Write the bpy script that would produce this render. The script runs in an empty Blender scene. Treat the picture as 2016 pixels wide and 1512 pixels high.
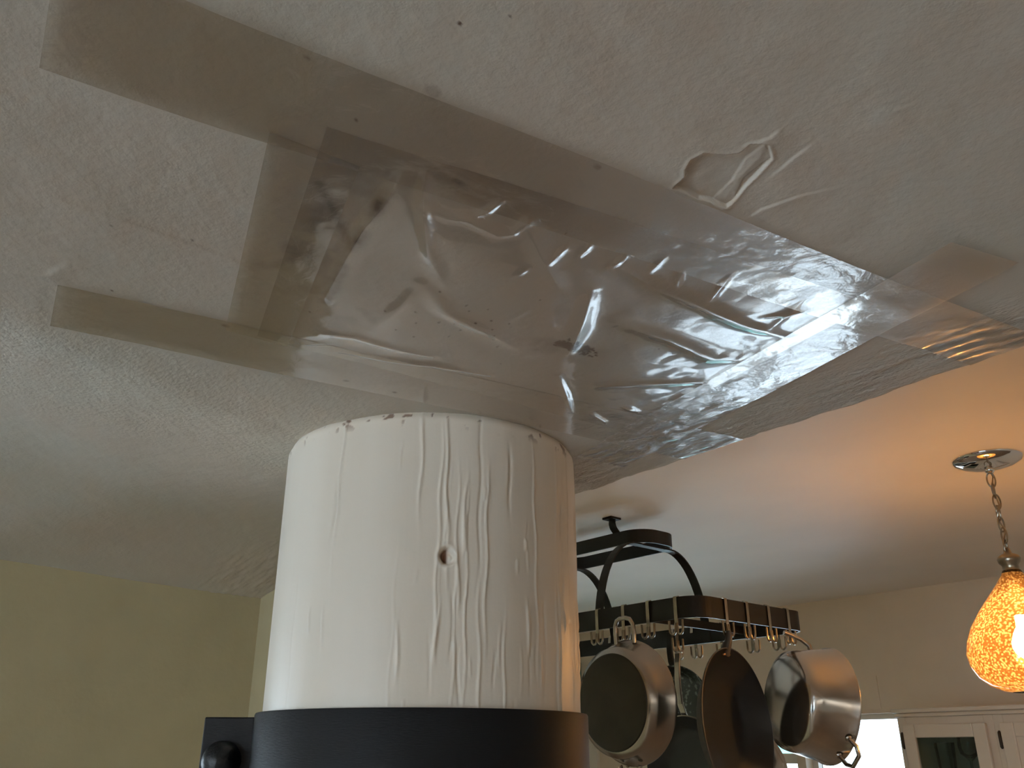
import bpy, bmesh, math, random
import numpy as np
from mathutils import Vector, Matrix

random.seed(4)
rng = np.random.default_rng(7)
S = bpy.context.scene
COL = S.collection
CZ = 1.75                      # height of the camera above the floor
HS = CZ + 0.35                 # living-room ceiling (soffit)
HK = CZ + 0.60                 # kitchen ceiling

# ------------------------------------------------------------------ camera
cam = bpy.data.cameras.new('camera'); co = bpy.data.objects.new('camera', cam); COL.objects.link(co)
cam.sensor_width = 36; cam.lens = 1730 / 2016 * 36; cam.clip_start = 0.02
p = math.radians(22.8)
RH = Vector((0.6428, 0.7660, 0)); FH = Vector((-0.7660, 0.6428, 0))
F = FH * math.cos(p) + Vector((0, 0, 1)) * math.sin(p)
U = RH.cross(F)
co.matrix_world = Matrix((( RH.x, U.x, -F.x, 0), (RH.y, U.y, -F.y, 0), (RH.z, U.z, -F.z, CZ), (0, 0, 0, 1)))
S.camera = co

# ------------------------------------------------------------------ world and exposure
w = bpy.data.worlds.new('world'); S.world = w; w.use_nodes = True
bg = w.node_tree.nodes['Background']
bg.inputs[0].default_value = (0.68, 0.86, 1.0, 1); bg.inputs[1].default_value = 11.0
sl = bpy.data.lights.new('sun_offscreen', 'SUN'); sl.energy = 110; sl.color = (0.97, 0.98, 1.0); sl.angle = math.radians(2)
so = bpy.data.objects.new('sun_offscreen', sl); COL.objects.link(so)
so.rotation_euler = (math.radians(-38), 0, math.radians(8))      # high sun over the kitchen side of the house
S.view_settings.view_transform = 'Standard'; S.view_settings.look = 'None'
S.view_settings.exposure = -0.72; S.view_settings.gamma = 1; S.view_settings.use_curve_mapping = False

def portal(name, loc, sx, sy, rot):
    l = bpy.data.lights.new(name, 'AREA'); l.shape = 'RECTANGLE'; l.size = sx; l.size_y = sy
    o = bpy.data.objects.new(name, l); COL.objects.link(o)
    o.location = loc; o.rotation_euler = rot; l.cycles.is_portal = True
    return o
portal('kitchen_window_portal', (-2.38, 3.53, 1.02), 1.32, 1.9, (-math.pi/2, 0, 0))      # kitchen glazing, facing -y
portal('window_behind_camera_offscreen', (0.00, -3.62, 1.30), 2.8, 1.5, (math.pi/2, 0, 0))          # front window, facing +y
portal('window_left_offscreen', (-4.42, -1.60, 1.30), 1.5, 2.6, (0, -math.pi/2, 0))      # living-room window, facing +x

# ------------------------------------------------------------------ materials
def mat(name):
    m = bpy.data.materials.new(name); m.use_nodes = True
    nt = m.node_tree
    return m, nt, nt.nodes['Principled BSDF'], nt.links
def simple(name, col, rough=0.5, metal=0.0, bump=0.0, bscale=200, var=0.0, stretch=(1,1,1), spec=None):
    m, nt, b, L = mat(name)
    b.inputs['Base Color'].default_value = (*col, 1); b.inputs['Roughness'].default_value = rough; b.inputs['Metallic'].default_value = metal
    if spec is not None: b.inputs['Specular IOR Level'].default_value = spec
    if bump or var:
        tc = nt.nodes.new('ShaderNodeTexCoord'); mp = nt.nodes.new('ShaderNodeMapping'); mp.inputs['Scale'].default_value = stretch
        L.new(tc.outputs['Object'], mp.inputs[0])
        n = nt.nodes.new('ShaderNodeTexNoise'); n.inputs['Scale'].default_value = bscale; n.inputs['Detail'].default_value = 5
        L.new(mp.outputs[0], n.inputs[0])
        if bump:
            bp = nt.nodes.new('ShaderNodeBump'); bp.inputs['Strength'].default_value = bump; bp.inputs['Distance'].default_value = 0.002
            L.new(n.outputs[0], bp.inputs['Height']); L.new(bp.outputs[0], b.inputs['Normal'])
        if var:
            n2 = nt.nodes.new('ShaderNodeTexNoise'); n2.inputs['Scale'].default_value = bscale * 0.07; n2.inputs['Detail'].default_value = 4
            L.new(mp.outputs[0], n2.inputs[0])
            r = nt.nodes.new('ShaderNodeValToRGB')
            r.color_ramp.elements[0].position = 0.35; r.color_ramp.elements[1].position = 0.65
            r.color_ramp.elements[0].color = (*[c * (1 - var) for c in col], 1); r.color_ramp.elements[1].color = (*[min(1, c * (1 + var)) for c in col], 1)
            L.new(n2.outputs[0], r.inputs[0]); L.new(r.outputs[0], b.inputs['Base Color'])
    return m

M = {}
M['wall_olive'] = simple('olive_wall_paint', (0.44, 0.37, 0.22), 0.7, bump=0.25, bscale=90, var=0.04)
M['wall_cream'] = simple('cream_wall_paint', (0.78, 0.69, 0.575), 0.6, bump=0.12, bscale=120, var=0.02)
M['kitchen_ceiling'] = simple('kitchen_ceiling_paint', (0.88, 0.83, 0.76), 0.6, bump=0.15, bscale=60, var=0.02)
M['floor'] = simple('brown_floor', (0.30, 0.20, 0.13), 0.4, bump=0.1, bscale=30, var=0.2, stretch=(1, 6, 1))
M['ground'] = simple('pale_paving', (0.42, 0.49, 0.54), 0.9, bump=0.2, bscale=4, var=0.15)
M['black'] = simple('black_satin_steel', (0.008, 0.008, 0.009), 0.5, 0.0, bump=0.10, bscale=140, stretch=(1, 1, 8), spec=0.22)
M['black_rack'] = simple('black_rack_steel', (0.009, 0.008, 0.008), 0.45, 0.0, spec=0.28)
M['rubber'] = simple('black_bolt', (0.008, 0.008, 0.009), 0.4, 0.0, bump=0.5, bscale=160, spec=0.3)
M['steel'] = simple('stainless_steel', (0.44, 0.41, 0.37), 0.22, 1.0, bump=0.03, bscale=90)
M['steel_worn'] = simple('worn_pan_base', (0.034, 0.028, 0.022), 0.42, 0.6, bump=0.10, bscale=120, var=0.25)
M['steel_bright'] = simple('polished_steel', (0.58, 0.55, 0.51), 0.18, 1.0)
M['hook_steel'] = simple('hook_steel', (0.36, 0.32, 0.26), 0.25, 1.0)
M['chrome'] = simple('chrome', (0.82, 0.80, 0.78), 0.06, 1.0)
M['nickel'] = simple('aged_nickel', (0.34, 0.29, 0.22), 0.28, 1.0)
M['nonstick'] = simple('nonstick_coating', (0.020, 0.021, 0.024), 0.40, 0.0, bump=0.1, bscale=150)
M['pan_outer'] = simple('dark_pan_outside', (0.055, 0.052, 0.050), 0.5, 0.0, bump=0.1, bscale=150)
M['copper'] = simple('copper_rivet', (0.80, 0.45, 0.25), 0.25, 1.0)
M['cabinet'] = simple('cabinet_paint', (0.70, 0.66, 0.60), 0.4, bump=0.05, bscale=60)
M['hinge'] = simple('bronze_hinge', (0.035, 0.026, 0.018), 0.4, 0.3)
M['teal'] = simple('teal_print', (0.02, 0.17, 0.22), 0.5, var=0.3, bscale=120)
M['white'] = simple('white_trim', (0.78, 0.74, 0.68), 0.45)

def m_column():
    m, nt, b, L = mat('painted_log')
    b.inputs['Roughness'].default_value = 0.36
    b.inputs['Specular IOR Level'].default_value = 0.45
    tc = nt.nodes.new('ShaderNodeTexCoord')
    mp = nt.nodes.new('ShaderNodeMapping'); mp.inputs['Scale'].default_value = (1, 1, 0.07); L.new(tc.outputs['Object'], mp.inputs[0])
    n = nt.nodes.new('ShaderNodeTexNoise'); n.inputs['Scale'].default_value = 90; n.inputs['Detail'].default_value = 4; L.new(mp.outputs[0], n.inputs[0])
    bp = nt.nodes.new('ShaderNodeBump'); bp.inputs['Strength'].default_value = 0.12; bp.inputs['Distance'].default_value = 0.002; L.new(n.outputs[0], bp.inputs['Height'])
    n3 = nt.nodes.new('ShaderNodeTexNoise'); n3.inputs['Scale'].default_value = 300; L.new(tc.outputs['Object'], n3.inputs[0])
    b2 = nt.nodes.new('ShaderNodeBump'); b2.inputs['Strength'].default_value = 0.06; b2.inputs['Distance'].default_value = 0.001
    L.new(n3.outputs[0], b2.inputs['Height']); L.new(bp.outputs[0], b2.inputs['Normal']); L.new(b2.outputs[0], b.inputs['Normal'])
    n2 = nt.nodes.new('ShaderNodeTexNoise'); n2.inputs['Scale'].default_value = 12; n2.inputs['Detail'].default_value = 5; L.new(mp.outputs[0], n2.inputs[0])
    r = nt.nodes.new('ShaderNodeValToRGB'); r.color_ramp.elements[0].position = 0.3; r.color_ramp.elements[1].position = 0.7
    r.color_ramp.elements[0].color = (0.77, 0.675, 0.56, 1); r.color_ramp.elements[1].color = (0.82, 0.735, 0.625, 1)
    L.new(n2.outputs[0], r.inputs[0])
    ba = nt.nodes.new('ShaderNodeAttribute'); ba.attribute_name = 'bare'; bx = nt.nodes.new('ShaderNodeMixRGB'); bx.inputs[2].default_value = (0.20, 0.11, 0.07, 1)     # bare wood where the paint is missing
    L.new(ba.outputs['Fac'], bx.inputs[0]); L.new(r.outputs[0], bx.inputs[1]); L.new(bx.outputs[0], b.inputs['Base Color'])
    return m
M['column'] = m_column()

def m_plaster():
    m, nt, b, L = mat('ceiling_plaster')
    b.inputs['Roughness'].default_value = 0.75
    b.inputs['Specular IOR Level'].default_value = 0.25
    tc = nt.nodes.new('ShaderNodeTexCoord')
    def noise(scale, det, st=(1, 1, 1)):
        mp = nt.nodes.new('ShaderNodeMapping'); mp.inputs['Scale'].default_value = st; L.new(tc.outputs['Object'], mp.inputs[0])
        n = nt.nodes.new('ShaderNodeTexNoise'); n.inputs['Scale'].default_value = scale; n.inputs['Detail'].default_value = det
        L.new(mp.outputs[0], n.inputs[0]); return n
    n1 = noise(3.5, 4)
    r = nt.nodes.new('ShaderNodeValToRGB'); r.color_ramp.elements[0].position = 0.35; r.color_ramp.elements[1].position = 0.65
    r.color_ramp.elements[0].color = (0.58, 0.505, 0.42, 1); r.color_ramp.elements[1].color = (0.575, 0.54, 0.46, 1)
    L.new(n1.outputs[0], r.inputs[0])
    # vertex attribute: discoloured plaster, plus the shade of small holes painted as colour
    at = nt.nodes.new('ShaderNodeAttribute'); at.attribute_name = 'stain_and_hole_shade'
    n4 = noise(60, 6)
    mu = nt.nodes.new('ShaderNodeMath'); mu.operation = 'MULTIPLY'
    L.new(at.outputs['Fac'], mu.inputs[0]); L.new(n4.outputs[0], mu.inputs[1])
    mu2 = nt.nodes.new('ShaderNodeMath'); mu2.operation = 'MULTIPLY'; mu2.inputs[1].default_value = 1.7; mu2.use_clamp = True; L.new(mu.outputs[0], mu2.inputs[0])
    mx = nt.nodes.new('ShaderNodeMixRGB'); mx.inputs[2].default_value = (0.15, 0.10, 0.075, 1)
    L.new(mu2.outputs[0], mx.inputs[0]); L.new(r.outputs[0], mx.inputs[1]); L.new(mx.outputs[0], b.inputs['Base Color'])
    n2 = noise(140, 4); n3 = noise(700, 2)
    bp = nt.nodes.new('ShaderNodeBump'); bp.inputs['Strength'].default_value = 0.32; bp.inputs['Distance'].default_value = 0.002; L.new(n2.outputs[0], bp.inputs['Height'])
    b2 = nt.nodes.new('ShaderNodeBump'); b2.inputs['Strength'].default_value = 0.15; b2.inputs['Distance'].default_value = 0.0008
    L.new(n3.outputs[0], b2.inputs['Height']); L.new(bp.outputs[0], b2.inputs['Normal'])
    ra = nt.nodes.new('ShaderNodeAttribute'); ra.attribute_name = 'rough'; n5 = noise(190, 5, (0.75, 1.4, 1))
    rm = nt.nodes.new('ShaderNodeMath'); rm.operation = 'MULTIPLY'; L.new(ra.outputs['Fac'], rm.inputs[0]); L.new(n5.outputs[0], rm.inputs[1])
    b3 = nt.nodes.new('ShaderNodeBump'); b3.inputs['Strength'].default_value = 0.9; b3.inputs['Distance'].default_value = 0.0042
    L.new(rm.outputs[0], b3.inputs['Height']); L.new(b2.outputs[0], b3.inputs['Normal']); L.new(b3.outputs[0], b.inputs['Normal'])
    return m
M['plaster'] = m_plaster()

def m_film(name, tint, rough, haze, bscale, bstr, stretch=(1, 1, 1), rough2=0.30):
    m = bpy.data.materials.new(name); m.use_nodes = True; nt = m.node_tree; L = nt.links
    for n in list(nt.nodes): nt.nodes.remove(n)
    out = nt.nodes.new('ShaderNodeOutputMaterial')
    tr = nt.nodes.new('ShaderNodeBsdfTransparent'); tr.inputs[0].default_value = (*tint, 1)
    gl = nt.nodes.new('ShaderNodeBsdfGlossy'); gl.inputs['Roughness'].default_value = rough; gl.inputs[0].default_value = (1, 1, 1, 1)
    df = nt.nodes.new('ShaderNodeBsdfTranslucent'); df.inputs[0].default_value = (0.75, 0.68, 0.60, 1)
    dd = nt.nodes.new('ShaderNodeBsdfDiffuse'); dd.inputs[0].default_value = (0.75, 0.68, 0.60, 1)
    m0 = nt.nodes.new('ShaderNodeMixShader'); m0.inputs[0].default_value = 0.5; L.new(df.outputs[0], m0.inputs[1]); L.new(dd.outputs[0], m0.inputs[2])
    m1 = nt.nodes.new('ShaderNodeMixShader'); m1.inputs[0].default_value = haze; L.new(tr.outputs[0], m1.inputs[1]); L.new(m0.outputs[0], m1.inputs[2])
    fr = nt.nodes.new('ShaderNodeFresnel'); ge = nt.nodes.new('ShaderNodeNewGeometry'); io = nt.nodes.new('ShaderNodeMapRange')      # a thin sheet reflects alike from either face
    io.inputs['To Min'].default_value = 1.60; io.inputs['To Max'].default_value = 1/1.60; L.new(ge.outputs['Backfacing'], io.inputs['Value']); L.new(io.outputs[0], fr.inputs[0])
    gn = nt.nodes.new('ShaderNodeMath'); gn.operation = 'MULTIPLY'; gn.inputs[1].default_value = 1.75; gn.use_clamp = True; L.new(fr.outputs[0], gn.inputs[0])   # both faces of the film reflect
    m2 = nt.nodes.new('ShaderNodeMixShader'); L.new(gn.outputs[0], m2.inputs[0]); L.new(m1.outputs[0], m2.inputs[1])
    g2 = nt.nodes.new('ShaderNodeBsdfGlossy'); g2.inputs['Roughness'].default_value = rough2; g2.inputs[0].default_value = (1, 1, 1, 1)     # scuffed part of the surface
    mg = nt.nodes.new('ShaderNodeMixShader'); mg.inputs[0].default_value = 0.48; L.new(gl.outputs[0], mg.inputs[1]); L.new(g2.outputs[0], mg.inputs[2]); L.new(mg.outputs[0], m2.inputs[2])
    L.new(m2.outputs[0], out.inputs[0])
    tc = nt.nodes.new('ShaderNodeTexCoord'); mp = nt.nodes.new('ShaderNodeMapping'); mp.inputs['Scale'].default_value = stretch; L.new(tc.outputs['Object'], mp.inputs[0])
    n = nt.nodes.new('ShaderNodeTexNoise'); n.inputs['Scale'].default_value = bscale; n.inputs['Detail'].default_value = 4; n.inputs['Distortion'].default_value = 0.6; L.new(mp.outputs[0], n.inputs[0])
    bp = nt.nodes.new('ShaderNodeBump'); bp.inputs['Strength'].default_value = bstr; bp.inputs['Distance'].default_value = 0.004; L.new(n.outputs[0], bp.inputs['Height'])
    L.new(bp.outputs[0], gl.inputs['Normal']); L.new(bp.outputs[0], fr.inputs['Normal'])
    return m
M['film'] = m_film('clear_plastic_film', (0.93, 0.90, 0.865), 0.09, 0.05, 16, 0.10)
M['tape'] = m_film('clear_packing_tape', (0.91, 0.875, 0.83), 0.10, 0.04, 60, 0.16, rough2=0.34)

def m_shade():
    m = bpy.data.materials.new('amber_crackle_glass'); m.use_nodes = True; nt = m.node_tree; L = nt.links
    for n in list(nt.nodes): nt.nodes.remove(n)
    out = nt.nodes.new('ShaderNodeOutputMaterial')
    tc = nt.nodes.new('ShaderNodeTexCoord')
    v = nt.nodes.new('ShaderNodeTexVoronoi'); v.inputs['Scale'].default_value = 230; v.feature = 'SMOOTH_F1'; L.new(tc.outputs['Object'], v.inputs['Vector'])
    r = nt.nodes.new('ShaderNodeValToRGB'); r.color_ramp.elements[0].position = 0.22; r.color_ramp.elements[1].position = 0.46
    r.color_ramp.elements[0].color = (1, 0.70, 0.32, 1); r.color_ramp.elements[1].color = (0.30, 0.14, 0.035, 1)
    L.new(v.outputs['Distance'], r.inputs[0])
    dk = nt.nodes.new('ShaderNodeMixRGB'); dk.blend_type = 'MULTIPLY'; dk.inputs[0].default_value = 1; dk.inputs[2].default_value = (.16, .120, .080, 1); L.new(r.outputs[0], dk.inputs[1])
    tl = nt.nodes.new('ShaderNodeBsdfTranslucent'); L.new(dk.outputs[0], tl.inputs[0])
    tr = nt.nodes.new('ShaderNodeBsdfTransparent'); L.new(r.outputs[0], tr.inputs[0])
    m1 = nt.nodes.new('ShaderNodeMixShader'); m1.inputs[0].default_value = 0.45; L.new(tl.outputs[0], m1.inputs[1]); L.new(tr.outputs[0], m1.inputs[2])
    gl = nt.nodes.new('ShaderNodeBsdfGlossy'); gl.inputs['Roughness'].default_value = 0.05
    fr = nt.nodes.new('ShaderNodeFresnel'); fr.inputs[0].default_value = 1.5
    m2 = nt.nodes.new('ShaderNodeMixShader'); L.new(fr.outputs[0], m2.inputs[0]); L.new(m1.outputs[0], m2.inputs[1]); L.new(gl.outputs[0], m2.inputs[2])
    L.new(m2.outputs[0], out.inputs[0])
    return m
M['shade'] = m_shade()
def m_emit(name, col, s):
    m = bpy.data.materials.new(name); m.use_nodes = True; nt = m.node_tree
    b = nt.nodes['Principled BSDF']; b.inputs['Emission Color'].default_value = (*col, 1); b.inputs['Emission Strength'].default_value = s
    b.inputs['Base Color'].default_value = (0.9, 0.9, 0.9, 1)
    return m
M['bulb'] = m_emit('lit_bulb', (1.0, 0.77, 0.50), 650)
def m_glass(name, tint):
    m = bpy.data.materials.new(name); m.use_nodes = True; nt = m.node_tree; L = nt.links
    for n in list(nt.nodes): nt.nodes.remove(n)
    out = nt.nodes.new('ShaderNodeOutputMaterial')
    tr = nt.nodes.new('ShaderNodeBsdfTransparent'); tr.inputs[0].default_value = (*tint, 1)
    gl = nt.nodes.new('ShaderNodeBsdfGlossy'); gl.inputs['Roughness'].default_value = 0.03
    fr = nt.nodes.new('ShaderNodeFresnel'); fr.inputs[0].default_value = 1.45
    m2 = nt.nodes.new('ShaderNodeMixShader'); L.new(fr.outputs[0], m2.inputs[0]); L.new(tr.outputs[0], m2.inputs[1]); L.new(gl.outputs[0], m2.inputs[2])
    L.new(m2.outputs[0], out.inputs[0]); return m
M['pane'] = m_glass('window_glass', (0.97, 0.97, 0.97))
M['pane_tint'] = m_glass('tinted_window_glass', (0.45, 0.66, 0.63))
M['pane_cab'] = m_glass('cabinet_glass', (0.75, 0.82, 0.78))
def m_speck():
    m, nt, b, L = mat('speckled_enamel'); b.inputs['Roughness'].default_value = 0.3
    tc = nt.nodes.new('ShaderNodeTexCoord'); n = nt.nodes.new('ShaderNodeTexNoise'); n.inputs['Scale'].default_value = 70; n.inputs['Detail'].default_value = 3
    L.new(tc.outputs['Object'], n.inputs[0])
    r = nt.nodes.new('ShaderNodeValToRGB'); r.color_ramp.elements[0].position = 0.55; r.color_ramp.elements[1].position = 0.62
    r.color_ramp.elements[0].color = (0.02, 0.028, 0.027, 1); r.color_ramp.elements[1].color = (0.20, 0.24, 0.22, 1)
    L.new(n.outputs[0], r.inputs[0]); L.new(r.outputs[0], b.inputs['Base Color']); return m
M['speck'] = m_speck()

# ------------------------------------------------------------------ mesh helpers
class MB:
    def __init__(s): s.v = []; s.f = []; s.mi = []
    def add(s, vs, fs):
        o = len(s.v); s.v += [tuple(q) for q in vs]; s.f += [tuple(i + o for i in f) for f in fs]; return s
    def box(s, a, b):
        (x0, y0, z0), (x1, y1, z1) = a, b
        vs = [(x0,y0,z0),(x1,y0,z0),(x1,y1,z0),(x0,y1,z0),(x0,y0,z1),(x1,y0,z1),(x1,y1,z1),(x0,y1,z1)]
        return s.add(vs, [(0,3,2,1),(4,5,6,7),(0,1,5,4),(1,2,6,5),(2,3,7,6),(3,0,4,7)])
    def lathe(s, prof, n=48, cap0=False, cap1=False, M4=None):
        vs = []; fs = []
        for r, z in prof:
            for k in range(n):
                a = 2 * math.pi * k / n
                q = Vector((r * math.cos(a), r * math.sin(a), z)); vs.append(M4 @ q if M4 else q)
        for i in range(len(prof) - 1):
            for k in range(n):
                k2 = (k + 1) % n
                fs.append((i*n+k, i*n+k2, (i+1)*n+k2, (i+1)*n+k))
        if cap0: fs.append(tuple(range(n - 1, -1, -1)))
        if cap1: fs.append(tuple((len(prof)-1)*n + k for k in range(n)))
        return s.add(vs, fs)
    def tube(s, pts, r, n=10, closed=False):
        pts = [Vector(q) for q in pts]; N = len(pts); rs = r if isinstance(r, (list, tuple)) else [r] * N
        vs = []; fs = []; up = None
        for i, q in enumerate(pts):
            if closed: t = pts[(i + 1) % N] - pts[i - 1]
            else: t = pts[min(i + 1, N - 1)] - pts[max(i - 1, 0)]
            t.normalize()
            if up is None:
                up = Vector((0, 0, 1)) if abs(t.z) < 0.9 else Vector((1, 0, 0))
            a = t.cross(up); a.normalize(); b = a.cross(t); up = b
            for k in range(n):
                th = 2 * math.pi * k / n; vs.append(q + (a * math.cos(th) + b * math.sin(th)) * rs[i])
        for i in range(N if closed else N - 1):
            j = (i + 1) % N
            for k in range(n):
                k2 = (k + 1) % n; fs.append((i*n+k, i*n+k2, j*n+k2, j*n+k))
        if not closed: fs += [tuple(range(n - 1, -1, -1)), tuple((N-1)*n + k for k in range(n))]
        return s.add(vs, fs)
    def strap(s, pts, wdir, width, th, closed=False):
        """flat bar swept along pts: wdir = direction of the bar's width"""
        pts = [Vector(q) for q in pts]; N = len(pts); wd = Vector(wdir).normalized(); vs = []; fs = []
        for i, q in enumerate(pts):
            if closed: t = pts[(i + 1) % N] - pts[i - 1]
            else: t = pts[min(i + 1, N - 1)] - pts[max(i - 1, 0)]
            nn = t.normalized().cross(wd).normalized()
            for a, b in ((-1,-1),(1,-1),(1,1),(-1,1)): vs.append(q + wd * (a * width / 2) + nn * (b * th / 2))
        for i in range(N if closed else N - 1):
            j = (i + 1) % N
            for k in range(4):
                k2 = (k + 1) % 4; fs.append((i*4+k, i*4+k2, j*4+k2, j*4+k))
        if not closed: fs += [(3,2,1,0), tuple((N-1)*4 + k for k in range(4))]
        return s.add(vs, fs)
    def prism(s, poly, y0, y1):
        """polygon in xz extruded along y"""
        n = len(poly); vs = [(x, y0, z) for x, z in poly] + [(x, y1, z) for x, z in poly]
        fs = [tuple(range(n)), tuple(range(2*n - 1, n - 1, -1))] + [(i, i + n, (i+1) % n + n, (i+1) % n) for i in range(n)]
        return s.add(vs, fs)
    def build(s, name, m, parent=None, smooth=False, bevel=0.0, angle=40):
        me = bpy.data.meshes.new(name); me.from_pydata(s.v, [], s.f)
        bm = bmesh.new(); bm.from_mesh(me); bmesh.ops.recalc_face_normals(bm, faces=bm.faces); bm.to_mesh(me); bm.free()
        me.materials.append(m)
        if smooth:
            me.polygons.foreach_set('use_smooth', [True] * len(me.polygons)); me.set_sharp_from_angle(angle=math.radians(angle))
        o = bpy.data.objects.new(name, me); COL.objects.link(o)
        if parent: o.parent = parent
        if bevel:
            b = o.modifiers.new('bevel', 'BEVEL'); b.width = bevel; b.segments = 2; b.limit_method = 'ANGLE'
        return o
def tag(o, label=None, cat=None, group=None, kind=None):
    if label: o['label'] = label
    if cat: o['category'] = cat
    if group: o['group'] = group
    if kind: o['kind'] = kind
    return o
def empty(name, loc=(0, 0, 0), mtx=None):
    o = bpy.data.objects.new(name, None); COL.objects.link(o); o.empty_display_size = 0.05
    if mtx is not None: o.matrix_world = mtx
    else: o.location = loc
    return o
def struct(o): o['kind'] = 'structure'; return o
def np_mesh(name, V, Fq, m, smooth=True, down=False):
    me = bpy.data.meshes.new(name)
    me.vertices.add(len(V)); me.vertices.foreach_set('co', np.asarray(V, dtype=np.float32).ravel())
    me.loops.add(Fq.size); me.loops.foreach_set('vertex_index', Fq.astype(np.int32).ravel())
    me.polygons.add(len(Fq)); me.polygons.foreach_set('loop_start', np.arange(0, Fq.size, 4, dtype=np.int32))
    Vn = np.asarray(V); f0 = Fq[len(Fq)//2]
    if down and np.cross(Vn[f0[1]]-Vn[f0[0]], Vn[f0[2]]-Vn[f0[0]])[2] > 0: me.loops.foreach_set('vertex_index', Fq[:, ::-1].astype(np.int32).ravel())
    me.update(calc_edges=True); me.validate()
    me.polygons.foreach_set('use_smooth', np.ones(len(me.polygons), dtype=bool) if smooth else np.zeros(len(me.polygons), dtype=bool))
    me.materials.append(m)
    o = bpy.data.objects.new(name, me); COL.objects.link(o); return o
def grid_faces(nu, nv, flip=False):
    i = np.arange(nu - 1)[:, None] * nv + np.arange(nv - 1)[None, :]
    q = np.stack([i, i + nv, i + nv + 1, i + 1], -1).reshape(-1, 4)
    return q[:, ::-1] if flip else q

# lattice noise
_T = rng.random((256, 256))
def vnoise(x, y, s, seed=0):
    x = np.asarray(x) * s + 37.1 * seed; y = np.asarray(y) * s + 91.7 * seed
    xi = np.floor(x).astype(int); yi = np.floor(y).astype(int); fx = x - xi; fy = y - yi
    fx = fx*fx*(3-2*fx); fy = fy*fy*(3-2*fy)
    g = lambda a, b: _T[a % 256, b % 256]
    return (g(xi,yi)*(1-fx)+g(xi+1,yi)*fx)*(1-fy) + (g(xi,yi+1)*(1-fx)+g(xi+1,yi+1)*fx)*fy - 0.5
def fbm(x, y, s, o=3, seed=0):
    t = 0; a = 1
    for k in range(o): t = t + a * vnoise(x, y, s * 2**k, seed + k); a *= 0.5
    return t
def pdist(x, y, pts):
    """distance to a polyline and the signed side of the nearest segment"""
    best = np.full(np.shape(x), 1e9); side = np.zeros(np.shape(x)); par = np.zeros(np.shape(x)); n = len(pts) - 1
    for i in range(n):
        ax, ay = pts[i]; bx, by = pts[i+1]; dx, dy = bx-ax, by-ay; l2 = dx*dx+dy*dy
        t = np.clip(((x-ax)*dx+(y-ay)*dy)/l2, 0, 1); px = x-ax-t*dx; py = y-ay-t*dy; d = np.hypot(px, py)
        cr = (dx*(y-ay)-dy*(x-ax))/math.sqrt(l2)
        u = d < best; best = np.where(u, d, best); side = np.where(u, cr, side); par = np.where(u, (i+t)/n, par)
    return best, side, par
def inpoly(x, y, poly):
    c = np.zeros(np.shape(x), bool); n = len(poly)
    for i in range(n):
        x1, y1 = poly[i]; x2, y2 = poly[(i+1) % n]
        c ^= ((y1 > y) != (y2 > y)) & (x < (x2-x1)*(y-y1)/((y2-y1) or 1e-12)+x1)
    return c
def sstep(a, b, t):
    t = np.clip((t-a)/(b-a), 0, 1); return t*t*(3-2*t)

# ------------------------------------------------------------------ the plaster ceiling as a height field
PEEL = [(-.29,.391),(-.281,.386),(-.272,.387),(-.264,.399),(-.257,.404),(-.247,.402),(-.242,.406),(-.24,.41),(-.247,.424),(-.263,.431),(-.277,.436),(-.291,.443),(-.298,.444),(-.301,.431),(-.305,.423),(-.307,.406),(-.309,.401),(-.295,.397)]
FLAP = [(-.258,.412),(-.241,.409),(-.247,.424),(-.272,.429),(-.298,.449),(-.303,.445),(-.303,.433),(-.279,.425)]
CRACKS = [([(-.3,.468),(-.284,.465),(-.259,.471),(-.227,.487)], .0012), ([(-.266,.441),(-.238,.433),(-.217,.429)], .0010),
          ([(-.585,.057),(-.583,.128),(-.584,.208),(-.61,.285)], .0007), ([(-.74,.03),(-.718,.078),(-.7,.109),(-.686,.111),(-.672,.116),(-.672,.133)], .0012),
          ([(-.179,.428),(-.172,.438),(-.163,.444)], .0010), ([(-.25,.40),(-.235,.405),(-.225,.403)], .0012)]
def smax(t, k): return np.where(t > 6*k, t, k*np.log1p(np.exp(np.clip(t/k, -40, 40))))
def base_z(x, y):
    ye = np.clip(y, -0.05, 0.95)
    s = -(x + 0.969 + 0.48*(ye-0.453)) / 1.109          # distance past the soft bend
    t = -(x + 1.45 + 0.30*(ye-0.2)) / 1.044             # distance past the start of the cove
    fade = sstep(-.45, .02, y)
    return HS + fade*(0.150*smax(s, .010) - 0.312*smax(t, .045) + .035*sstep(.93, .25, y)*sstep(-1.4, -2.0, x))
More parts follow.
